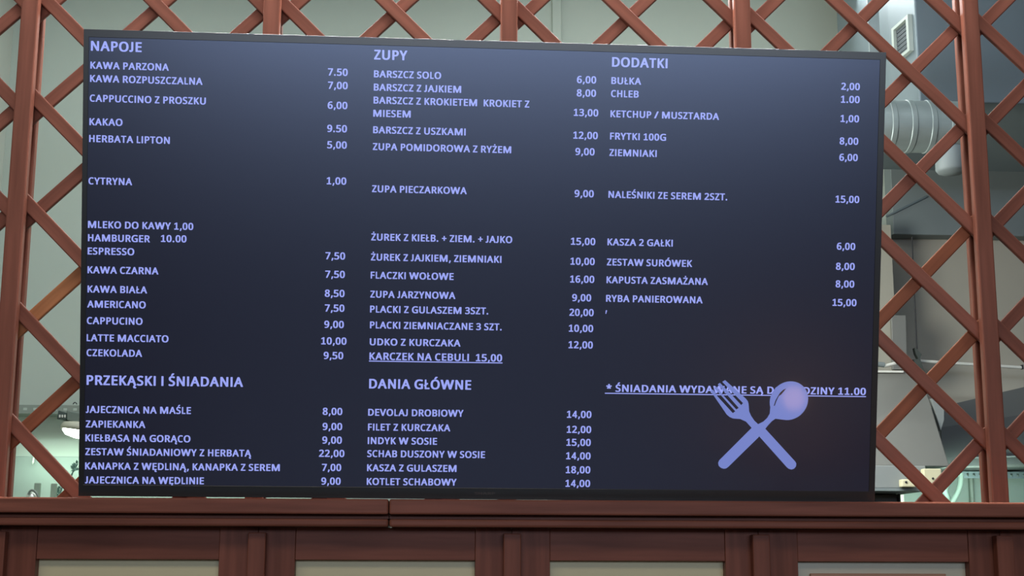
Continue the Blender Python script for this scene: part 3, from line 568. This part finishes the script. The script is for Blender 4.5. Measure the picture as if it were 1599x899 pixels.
flat('fork_icon', [[FORK]], 0.0016, ICON, scr, ib)['label'] = 'pale blue fork picture crossing the spoon'
flat('spoon_icon', [[SPOON]], 0.0013, ICON, scr, ib)['label'] = 'pale blue spoon picture crossing the fork'
flat('spoon_gleam', [[SHINE]], 0.0010, SCREEN, scr, ib)['label'] = 'dark curved line on the spoon bowl'
flat('brand_lettering', line_polys('SHARP', LOGOP[0][0], LOGOP[0][1], LOGOP[1][0] - LOGOP[0][0], 0.0078), -0.0003, LOGO, tv, Matrix.Identity(4))
# bracket that carries it on the posts behind
slab('bracket_plate', -0.30, 0.30, 0.33, 0.53, 0.0662, 0.070, CABLE, tv)
for px in (PX[2], PX[3]):
    for v in (0.36, 0.50):
        a_ = TROT.inverted() @ (Vector((px, YF - 0.0005, 0)) - Vector((TORG.x, TORG.y, 0)))
        p0 = TORG + TROT @ Vector((a_.x, 0.070, v))
        p0.x = px
        beam('bracket_arm', p0, (px, YF - 0.0012, p0.z), 0.028, 0.02, CABLE, tv, 0.001)

# ------------------------------------------------------------------ kitchen, left of the screen
random.seed(4)
YT = 4.50
# perforated cable tray along the wall
z0, z1 = at(60, 645.5, YT).z, at(60, 632, YT).z
t = thing('cable_tray', 'long grey slotted cable tray on the kitchen wall behind the left post', 'cable tray', (-0.9, YT + 0.05, z0))
bm = bmesh.new()
xs0, xs1 = at(-30, 640, YT).x + 0.05, at(520, 640, YT).x
L = xs1 - xs0; nslot = 34; pitch = L / nslot; hgt = z1 - z0
def quad(bm, x0, x1, za_, zb_, y):
    bm.faces.new([bm.verts.new(p) for p in ((x0, y, za_), (x1, y, za_), (x1, y, zb_), (x0, y, zb_))])
for k in range(nslot):
    x = xs0 + k * pitch
    quad(bm, x, x + pitch, z0, z0 + hgt * .38, YT); quad(bm, x, x + pitch, z0 + hgt * .68, z1, YT)
    quad(bm, x, x + pitch * .6, z0 + hgt * .38, z0 + hgt * .68, YT)
bmesh.ops.remove_doubles(bm, verts=bm.verts[:], dist=1e-5)
ext = bmesh.ops.extrude_face_region(bm, geom=bm.faces[:])
bmesh.ops.translate(bm, vec=(0, 0.003, 0), verts=[v for v in ext['geom'] if isinstance(v, bmesh.types.BMVert)])
link('slotted_side', mesh(bm, 'slotted_side'), TRAYM, t, loc_of(t, Matrix.Identity(4)))
box('tray_floor', (xs0, YT + 0.003, z0), (xs1, YB, z0 + 0.003), TRAYM, t)
q = at(117, 631, YT)
tube('tray_hook', [(q.x - .006, q.y, q.z), (q.x, q.y, q.z + .012), (q.x + .006, q.y, q.z)], 0.0015, CABLE, t)

# lamp with its terminal block
YL2 = 4.30
c = at(132, 668, YL2)
lp = thing('wall_lamp', 'shaded kitchen lamp glowing white on a dark grey arm beside the left screen edge', 'lamp', c)
extrude_poly('arm', [at(104, 640, YL2), at(160, 652, YL2), at(160, 672, YL2), at(104, 655.5, YL2)], 0.05, LAMPG, lp, bev=0.003)
extrude_poly('terminal_block', [at(91, 640, YL2), at(104, 644, YL2), at(103.5, 655.5, YL2), at(88.5, 654, YL2)], 0.045, mat('black_green_plastic', (0.03, 0.05, 0.04), 0.5, 0.1, 30), lp, bev=0.002)
for px in (93.5, 97.5, 101.5):
    a_ = at(px, 649.5, YL2 - 0.002)
    box('terminal_screw', a_ - Vector((.0022, .003, .004)), a_ + Vector((.0022, .003, .004)), WHITEP, lp, 0.001)
s1 = 37 / FPX * YL2
mwl = Matrix.Translation(at(132, 674, YL2 + .04)) @ Matrix.Rotation(math.radians(8), 4, 'Y')
lathe('lamp_shade', [(0.001, .028), (s1 * .6, .026), (s1 * .93, .020), (s1, .010), (s1 * .98, .0), (s1 * .9, .006), (s1 * .5, .02), (0.001, .022)], SHADE, lp, mwl)
lathe('bulb', [(0.0, .010), (s1 * .88, .004), (s1 * .9, -.004), (s1 * .75, -.016), (s1 * .4, -.022), (0.0, -.024)], GLOW, lp, mwl)
# strut to the tray floor so that it hangs
a_ = at(150, 655, YL2 + .03)
box('hanger', (a_.x - .008, YL2 + .02, a_.z - .01), (a_.x + .008, YT + .06, a_.z + .02), LAMPG, lp)

# little things at the tile edge
q = at(53.5, 716, YB - .02)
o = tube('wall_hook', [(q.x - .003, YB - .012, q.z + .008), (q.x, YB - .03, q.z), (q.x + .001, YB - .034, q.z - .010), (q.x - .002, YB - .026, q.z - .016)], 0.003, WHITEP)
tag(o, 'small white hook on the edge of the mint tiles', 'hook')
for i, (pa, pb, top) in enumerate(((53.5, 62.5, 753.5), (79.5, 88, 754.5))):
    a_, b_ = at(pa, top, 4.2), at(pb, top, 4.2)
    o = box('upright_plate', (a_.x, 4.2, a_.z - 0.20), (b_.x, 4.215, a_.z), PLATE, None, 0.002)
    tag(o, ['narrow grey-green upright plate behind the curved spout', 'narrow grey-green upright plate beside the leafy sprig'][i], 'plate', 'grey-green upright plates by the ledge')
    PLATEZ = a_.z - 0.20
sh = thing('kitchen_shelf', 'pale kitchen shelf behind the trellis, holding the upright plates', 'shelf', (-0.9, 4.25, 0.0))
box('shelf_board', (xl + 0.002, 4.06, PLATEZ - 0.03), (-0.35, 4.586, PLATEZ - 0.0015), CAB, sh, 0.002)
for xx in (xl + 0.06, -0.42):
    box('shelf_leg', (xx, 4.1, 0.0), (xx + .04, 4.14, PLATEZ - 0.0305), CAB, sh)
    box('shelf_leg', (xx, 4.5, 0.0), (xx + .04, 4.54, PLATEZ - 0.0305), CAB, sh)
zs = PLATEZ - 0.0015
fa = thing('mixer_tap', 'pale domed tap with a dark curved spout just above the ledge', 'tap', (at(52, 770, 4.12).x, 4.12, zs))
c = at(50, 777, 4.12)
lathe('tap_body', [(0.018, 0), (0.018, c.z - zs - .004), (0.0165, c.z - zs + .010), (0.010, c.z - zs + .0165), (0, c.z - zs + .018)], mat('pale_chrome', (0.55, 0.60, 0.52), 0.3, 0.1, 30, metallic=0.5), fa, Matrix.Translation((c.x, 4.12, zs)))
tube('spout', [at(44.5, 772, 4.1), at(46, 765.5, 4.1), at(51, 764, 4.1), at(56, 768, 4.1), at(60, 775, 4.1), at(63, 783, 4.1)], 0.0032, LAMPG, fa)
def sprig(label, stem_pts, n, Y, seed):
    rnd = random.Random(seed)
    r = thing('leafy_sprig', label, 'plant', stem_pts[0], 'sprigs behind the left slats')
    tube('stem', stem_pts, 0.0022, LEAF, r)
    bm = bmesh.new()
    for k in range(n):
        f_ = rnd.random(); i = min(int(f_ * (len(stem_pts) - 1)), len(stem_pts) - 2); g = f_ * (len(stem_pts) - 1) - i
        p = Vector(stem_pts[i]).lerp(Vector(stem_pts[i + 1]), g)
        d = Vector((rnd.uniform(-1, 1), rnd.uniform(-.6, .2), rnd.uniform(-.6, 1))).normalized(); L_ = rnd.uniform(.010, .018)
        sd = d.cross(Vector((rnd.uniform(-1, 1), 1, rnd.uniform(-1, 1)))).normalized() * L_ * .3
        a0 = p; a1 = p + d * L_ * .5 + sd; a2 = p + d * L_; a3 = p + d * L_ * .5 - sd
        bm.faces.new([bm.verts.new(v - Vector(stem_pts[0])) for v in (a0, a1, a2, a3)])
    link('leaves', mesh(bm, 'leaves'), LEAF, r, Matrix.Identity(4))
zb_ = zs
p0 = at(93, 790, 4.3); p0 = Vector((p0.x, 4.3, zb_))
sprig('small dark teal leafy sprig just above the ledge, behind the crossing slats', [p0, at(90, 776, 4.3), at(94, 765, 4.3), at(99, 757, 4.3)], 30, 4.3, 3)
p0 = at(112, 790, 4.3); p0 = Vector((p0.x, 4.3, zb_))
sprig('taller thin twig with few leaves beside the left screen edge', [p0, at(108, 760, 4.3), at(111, 738, 4.3), at(118, 730, 4.3), at(121, 724, 4.3)], 22, 4.3, 5)
# small things under the screen gap
# ------------------------------------------------------------------ kitchen, above and right of the screen
a_, b_ = at(862.5, 30, YB - .02), at(877, 30, YB - .02)
o = box('wall_trunking', (a_.x, YB - .02, 2.2), (b_.x, YB, ZC - 0.001), WALL, None, 0.003)
tag(o, 'narrow upright trunking strip on the grey-green wall above the middle of the screen', 'trunking')

# big rectangular air duct with a grille on its left side
YD = 3.62
zb0 = at(1500, 160, YD).z
xd = at(1431, 60, YD).x
du = thing('air_duct', 'big grey sheet-metal air duct box under the kitchen ceiling', 'duct', (xd + .6, YD + .3, ZC))
YD2 = 3.80
xb2 = at(1387, 40, YD2).x
pts = [(xd, YD, zb0), (xd + 1.6, YD, zb0), (xd + 1.6, 4.3, zb0), (xb2, 4.3, zb0), (xb2, YD2, zb0)]
bm = bmesh.new()
lo_ = [bm.verts.new(p) for p in pts]; hi_ = [bm.verts.new((p[0], p[1], ZC - .001)) for p in pts]
bm.faces.new(lo_); bm.faces.new(hi_[::-1])
for i in range(5): bm.faces.new((lo_[i], lo_[(i + 1) % 5], hi_[(i + 1) % 5], hi_[i]))
bmesh.ops.bevel(bm, geom=bm.edges[:], offset=0.004, segments=2, profile=.5, affect='EDGES')
link('duct_body', mesh(bm, 'duct_body'), DUCTP, du, loc_of(du, Matrix.Identity(4)))
# side face frame: between (px) 1399 and 1423
nrm = Vector((-(YD2 - YD), (xb2 - xd), 0)); nrm = Vector((-(abs(YD2 - YD)), -abs(xb2 - xd) * (1 if xb2 > xd else -1), 0)).normalized()
sd_ = Vector((xb2 - xd, YD2 - YD, 0)).normalized()
if nrm.dot(Vector((-1, 0, 0))) < 0: nrm = -nrm
def side_pt(px, py):
    d = CF + CR * ((px - 799.5) / FPX) - CU * ((py - 449.5) / FPX)
    n = sd_.cross(Vector((0, 0, 1)))
    k = (Vector((xd, YD, 0)) - Vector((0, 0, 0))).dot(n) / d.dot(n)
    return EYE + d * k
g0 = side_pt(1424, 22); g1 = side_pt(1398, 44)
gz0 = side_pt(1423, 82).z; gz1 = g0.z
t0_, t1_ = (g0 - Vector((xd, YD, g0.z))).dot(sd_), (g1 - Vector((xd, YD, g1.z))).dot(sd_)
def sp(t, z, off): 
    p = Vector((xd, YD, 0)) + sd_ * t + nrm * off; return Vector((p.x, p.y, z))
fw_ = 0.009
for (ta, tb, zA, zB) in ((t0_, t0_ + fw_ * 1.6, gz0, gz1), (t1_ - fw_ * 1.6, t1_, gz0, gz1), (t0_ + fw_ * 1.6, t1_ - fw_ * 1.6, gz0, gz0 + fw_), (t0_ + fw_ * 1.6, t1_ - fw_ * 1.6, gz1 - fw_, gz1)):
    extrude_poly('grille_frame', [sp(ta, zA, 0.0), sp(tb, zA, 0.0), sp(tb, zB, 0.0), sp(ta, zB, 0.0)], 0.012, FRAMEC, du, nrm)
nl = 7
for k in range(nl):
    z = gz0 + fw_ + (gz1 - gz0 - 2 * fw_) * (k + .5) / nl
    extrude_poly('grille_blade', [sp(t0_ + .008, z - .006, 0.001), sp(t1_ - .008, z - .006, 0.001), sp(t1_ - .008, z + .004, 0.001), sp(t0_ + .008, z + .004, 0.001)], 0.003, mat('dark_grille', (0.055, 0.07, 0.075), 0.7, 0.05, 10), du, nrm)
extrude_poly('grille_opening', [sp(t0_ + .012, gz0 + fw_, 0.0002), sp(t1_ - .012, gz0 + fw_, 0.0002), sp(t1_ - .012, gz1 - fw_, 0.0002), sp(t0_ + .012, gz1 - fw_, 0.0002)], 0.0006, MATS['dark_grille'], du, nrm)

# flat panel, coloured dark for the shade in the recess under the duct
YK = 4.53
zk0 = at(1480, 367, YK).z
xk0 = at(1392, 300, YK).x
o = box('shaded_recess_panel', (xk0, YK, zk0), (xk0 + 1.5, YB - 0.001, at(1480, 90, YK).z), DARKG, None, 0.003)
tag(o, 'dark grey-green panel painted as the shaded recess behind the round duct right of the screen', 'panel')
# round duct
YR = 3.50
c0, c1 = at(1340, 196, YR), at(1492, 196, YR)
rr = 43 / FPX * YR
rd = thing('round_duct', 'round galvanised ventilation pipe with ribs right of the screen top', 'duct', ((c0.x + c1.x) / 2, YR, c0.z))
Lr = c1.x - c0.x
prof = [(0, 0), (rr, 0)]
n = 5
for k in range(n):
    x_ = Lr * (k + .5) / n
    prof += [(rr, x_ - .008), (rr + .0015, x_ - .006), (rr + .0015, x_ + .006), (rr, x_ + .008)]
prof += [(rr, Lr), (0, Lr)]
lathe('pipe_shell', prof, GALV, rd, Matrix.Translation((c0.x, YR, c0.z)) @ Matrix.Rotation(math.pi / 2, 4, 'Y'), 72, False)
q = at(1486, 272, YR)
lathe('downpipe', [(0, 0), (.034, .004), (.040, .012), (.040, c0.z - q.z - .02), (0, c0.z - q.z - .02)], DARKG, rd, Matrix.Translation((q.x, YR, q.z)), 36)
box('hanger_strap', (c0.x + Lr * .15, YR - .003, c0.z + rr), (c0.x + Lr * .15 + .03, YR + .003, ZC - .002), GALV, rd)

# slanted rod
o = tube('slanted_rod', [at(1384, 338, YK - 0.0045), at(1447, 307, YK - 0.0045)], 0.004, DUCTP)
tag(o, 'thin slanted grey rod in front of the dark recess panel', 'rod')
# pilaster beside the screen
a_, b_ = at(1340, 400, 4.40), at(1393, 400, 4.40)
struct(box('trim_2', (a_.x, 4.40, 0), (b_.x, YB - .013, at(1385, 351, 4.40).z), mat('pale_beige_paint', (0.31, 0.295, 0.235), 0.75, 0.03, 1.5)))
# flat vertical chase lower down
o = extrude_poly('flat_duct', [at(1392, 492, 4.38), at(1415, 492, 4.38), at(1417, 577, 4.38), at(1394, 577, 4.38)], 0.015, STEEL, None, bev=0.002)
tag(o, 'flat upright grey metal strip on the wall beside the screen', 'duct')
# hanging cable with hook block
hk = thing('hanging_cable', 'thin black cable hanging down the beige wall to a dark hook', 'cable', at(1432, 580, 4.42))
tube('cable', [at(1424, 370, 4.42), at(1427, 450, 4.42), at(1432, 545, 4.42)], 0.0022, CABLE, hk)
extrude_poly('hook_block', [at(1428, 543, 4.41), at(1432, 545, 4.41), at(1439, 553, 4.41), at(1437, 560, 4.41), at(1441, 572, 4.41), at(1444, 581, 4.41), at(1439, 581, 4.41), at(1428, 566, 4.41), at(1426, 561, 4.41), at(1434, 560, 4.41), at(1430, 552, 4.41)], 0.02, mat('dark_green_iron', (0.05, 0.06, 0.05), 0.6, 0.2, 30), hk)
box('wall_tie', Vector((at(1435, 565, 4.43).x - .004, 4.43, at(1435, 565, 4.43).z - .004)), Vector((at(1435, 565, 4.43).x + .004, YB - .001, at(1435, 565, 4.43).z + .004)), CABLE, hk)
# white pipe
pp = thing('white_pipe', 'thin white pipe running level along the beige wall right of the screen', 'pipe', at(1515, 569, 4.45))
tube('pipe_run', [at(1436, 563.5, 4.45), at(1640, 576.5, 4.45)], 0.0052, WHITEP, pp)
q = at(1596, 573, 4.45)
box('pipe_clip', (q.x - .003, 4.444, q.z - .007), (q.x + .003, 4.456, q.z + .007), CABLE, pp)
p2 = thing('white_elbow_pipe', 'short pale pipe with a dark collar right beside the screen edge', 'pipe', at(1383, 570, 4.2))
tube('pipe_run', [at(1380, 571.5, 4.2), at(1400, 567, 4.2)], 0.0055, WHITEP, p2)
tube('collar', [at(1366, 568, 4.2), at(1381, 569.5, 4.2)], 0.008, DARKG, p2)
# hoods
YH = 3.95
hd = thing('extractor_hood', 'pale grey steel extractor hood with sloping side beside the screen', 'hood', at(1400, 700, YH))
extrude_poly('hood_canopy', [at(1250, 577, YH + .12), at(1420, 579, YH + .12), at(1446, 607, YH + .10), at(1483, 728, YH), at(1250, 726, YH)], 0.34, STEEL, hd, bev=0.003)
extrude_poly('hood_lip', [at(1250, 577, YH + .11), at(1411, 578.5, YH + .11), at(1411, 581.5, YH + .11), at(1250, 580, YH + .11)], 0.01, WHITEP, hd)
extrude_poly('hood_lamp', [at(1455, 622, YH + .07), at(1474, 630, YH + .07), at(1474, 655, YH + .07), at(1469, 672, YH + .07)], 0.02, CAB, hd)['label'] = 'pale tapered plate'
h2 = thing('dark_hood', 'dark grey steel hood with slanted top edge behind the right post', 'hood', at(1540, 700, 4.32))
extrude_poly('hood_canopy', [at(1440, 640, 4.32), at(1496, 628.5, 4.32), at(1640, 594, 4.32), at(1640, 728, 4.32), at(1440, 731, 4.32)], 0.25, STEELD, h2, bev=0.003)
extrude_poly('hood_band', [at(1470, 667, 4.31), at(1640, 640, 4.31), at(1640, 722, 4.31), at(1470, 729, 4.31)], 0.009, mat('charcoal_steel', (0.085, 0.09, 0.085), 0.5, 0.06, 6, metallic=0.2), h2)
extrude_poly('hood_edge', [at(1518, 713.5, 4.30), at(1640, 709.5, 4.30), at(1640, 711.5, 4.30), at(1518, 715.5, 4.30)], 0.006, CAB, h2)
# wall cabinet with sockets
YW = 3.90
wc = thing('wall_cabinet', 'pale grey wall cabinet under the steel hood', 'cabinet', at(1395, 762, YW))
ca, cb = at(1300, 727, YW), at(1447, 762, YW)
box('cabinet_body', (ca.x, YW, cb.z), (cb.x, YB - .013, at(1440, 727, YW).z), CAB, wc, 0.002)
box('bottom_edge', (ca.x, YW - .003, cb.z - .008), (cb.x, YW + .3, cb.z - .0002), DARKG, wc)
for i, (x0_, x1_, y0_, y1_) in enumerate(((1443.5, 1470, 731.5, 760), (1408.5, 1430, 748, 760))):
    a_, b_ = at(x0_, y1_, YW - .03), at(x1_, y0_, YW - .03)
    s_ = thing('socket_box', ['taller square cream socket box on the wall cabinet', 'lower oblong cream socket box on the wall cabinet'][i], 'socket', ((a_.x + b_.x) / 2, YW, a_.z), 'cream socket boxes')
    box('box_body', (a_.x, YW - .03, a_.z), (b_.x, YW - .0035, b_.z), BEIGE, s_, 0.003)
    q = at((x0_ + x1_) / 2 - (4.5 if i else 0), (y0_ + y1_) / 2 - (1.5 if i else -1), YW - .031)
    lathe('socket_hole', [(0, 0), (0.003, 0), (0.003, .002), (0, .002)], CABLE, s_, Matrix.Translation((q.x, YW - .0302, q.z)) @ Matrix.Rotation(math.pi / 2, 4, 'X'), 12)
# solid box, its dark colour standing for the shaded recess below, and the divider
fr = thing('dark_recess_box', 'dark box painted as the shaded recess under the wall cabinet beside the screen', 'recess', (at(1370, 780, 4.05).x, 4.05, 0.0))
a_, b_ = at(1310, 780, 4.05), at(1402, 780, 4.05)
box('recess_body', (a_.x, 4.05, 0.0), (b_.x, YB - .014, cb.z - .010), mat('dark_taupe', (0.055, 0.055, 0.05), 0.5, 0.06, 6), fr, 0.004)
q = at(1405, 780, 4.04)
box('side_edge', (b_.x + .0005, 4.04, 0.0), (q.x + .003, 4.20, cb.z - .010), mat('near_black', (0.02, 0.022, 0.02), 0.5, 0.06, 6), fr)
# second cable tray
YS = 4.48
t2 = thing('short_cable_tray', 'dark slotted cable tray under the dark hood behind the right post', 'cable tray', at(1550, 741, YS))
bm = bmesh.new()
xs0, xs1 = at(1503, 741, YS).x, at(1640, 741, YS).x
z0, z1 = at(1540, 746.5, YS).z, at(1540, 736, YS).z
nslot = 14; pitch = (xs1 - xs0) / nslot; hgt = z1 - z0
for k in range(nslot):
    x = xs0 + k * pitch
    quad(bm, x, x + pitch, z0, z0 + hgt * .3, YS); quad(bm, x, x + pitch, z0 + hgt * .75, z1, YS)
    quad(bm, x, x + pitch * .65, z0 + hgt * .3, z0 + hgt * .75, YS)
bmesh.ops.remove_doubles(bm, verts=bm.verts[:], dist=1e-5)
ext = bmesh.ops.extrude_face_region(bm, geom=bm.faces[:])
bmesh.ops.translate(bm, vec=(0, 0.003, 0), verts=[v for v in ext['geom'] if isinstance(v, bmesh.types.BMVert)])
link('slotted_side', mesh(bm, 'slotted_side'), DUCTP, t2, loc_of(t2, Matrix.Identity(4)))
box('tray_floor', (xs0, YS + .003, z1 - .003), (xs1, YB - .013, z1), DUCTP, t2)
# upright conduit and hose
a_ = at(1518.5, 760, YB - .03)
o = tube('upright_conduit', [(a_.x, YB - .022, 0.3), (a_.x, YB - .022, z0 + .006)], 0.0085, TRAYM)
tag(o, 'grey-green upright conduit on the mint tiles below the slotted tray', 'conduit')
o = tube('white_hose', [at(1500, 738, 4.42), at(1501, 748, 4.42), at(1499, 760, 4.42), at(1494, 772, 4.42), at(1488, 782, 4.42), at(1478, 800, 4.42), at(1476, 900, 4.42)], 0.0085, mat('mint_white_rubber', (0.18, 0.23, 0.195), 0.8, 0.05, 20))
tag(o, 'curved pale white hose hanging before the mint tiles', 'hose')
o = tube('ribbed_hose', [at(1484, 742, 4.46), at(1476, 758, 4.46), at(1473, 768, 4.46), at(1482, 780, 4.46), at(1486, 800, 4.46), at(1486, 900, 4.46)], 0.011, mat('pale_mint_rubber', (0.26, 0.34, 0.29), 0.5, 0.2, 60))
tag(o, 'short thick mint-tinted hose behind the crossing slats', 'hose')

# ------------------------------------------------------------------ table lamp in the hall, mirrored in the spoon
gl = Vector((1.536, -0.327, 0.93))
tb = thing('hall_table', 'small dark round table in the dining hall', 'table', (gl.x, gl.y, 0.0))
lathe('tabletop', [(0, .72), (.34, .72), (.35, .735), (.34, .75), (0, .75)], WOOD, tb, Matrix.Translation((gl.x, gl.y, 0)))
lathe('pedestal', [(.20, 0), (.20, .02), (.04, .05), (.03, .4), (.05, .7195), (0, .7195)], WOOD, tb, Matrix.Translation((gl.x, gl.y, 0)))
tl = thing('table_lamp', 'small warm glowing globe lamp on the round table', 'lamp', (gl.x, gl.y, 0.7502))
lathe('lamp_base', [(0, 0), (.05, 0), (.05, .01), (.012, .03), (.012, .13), (0, .13)], BLACK, tl, Matrix.Translation((gl.x, gl.y, .7502)))
lathe('globe', [(0, -.05), (.03, -.04), (.05, 0), (.03, .04), (0, .05)], WARM, tl, Matrix.Translation(gl))
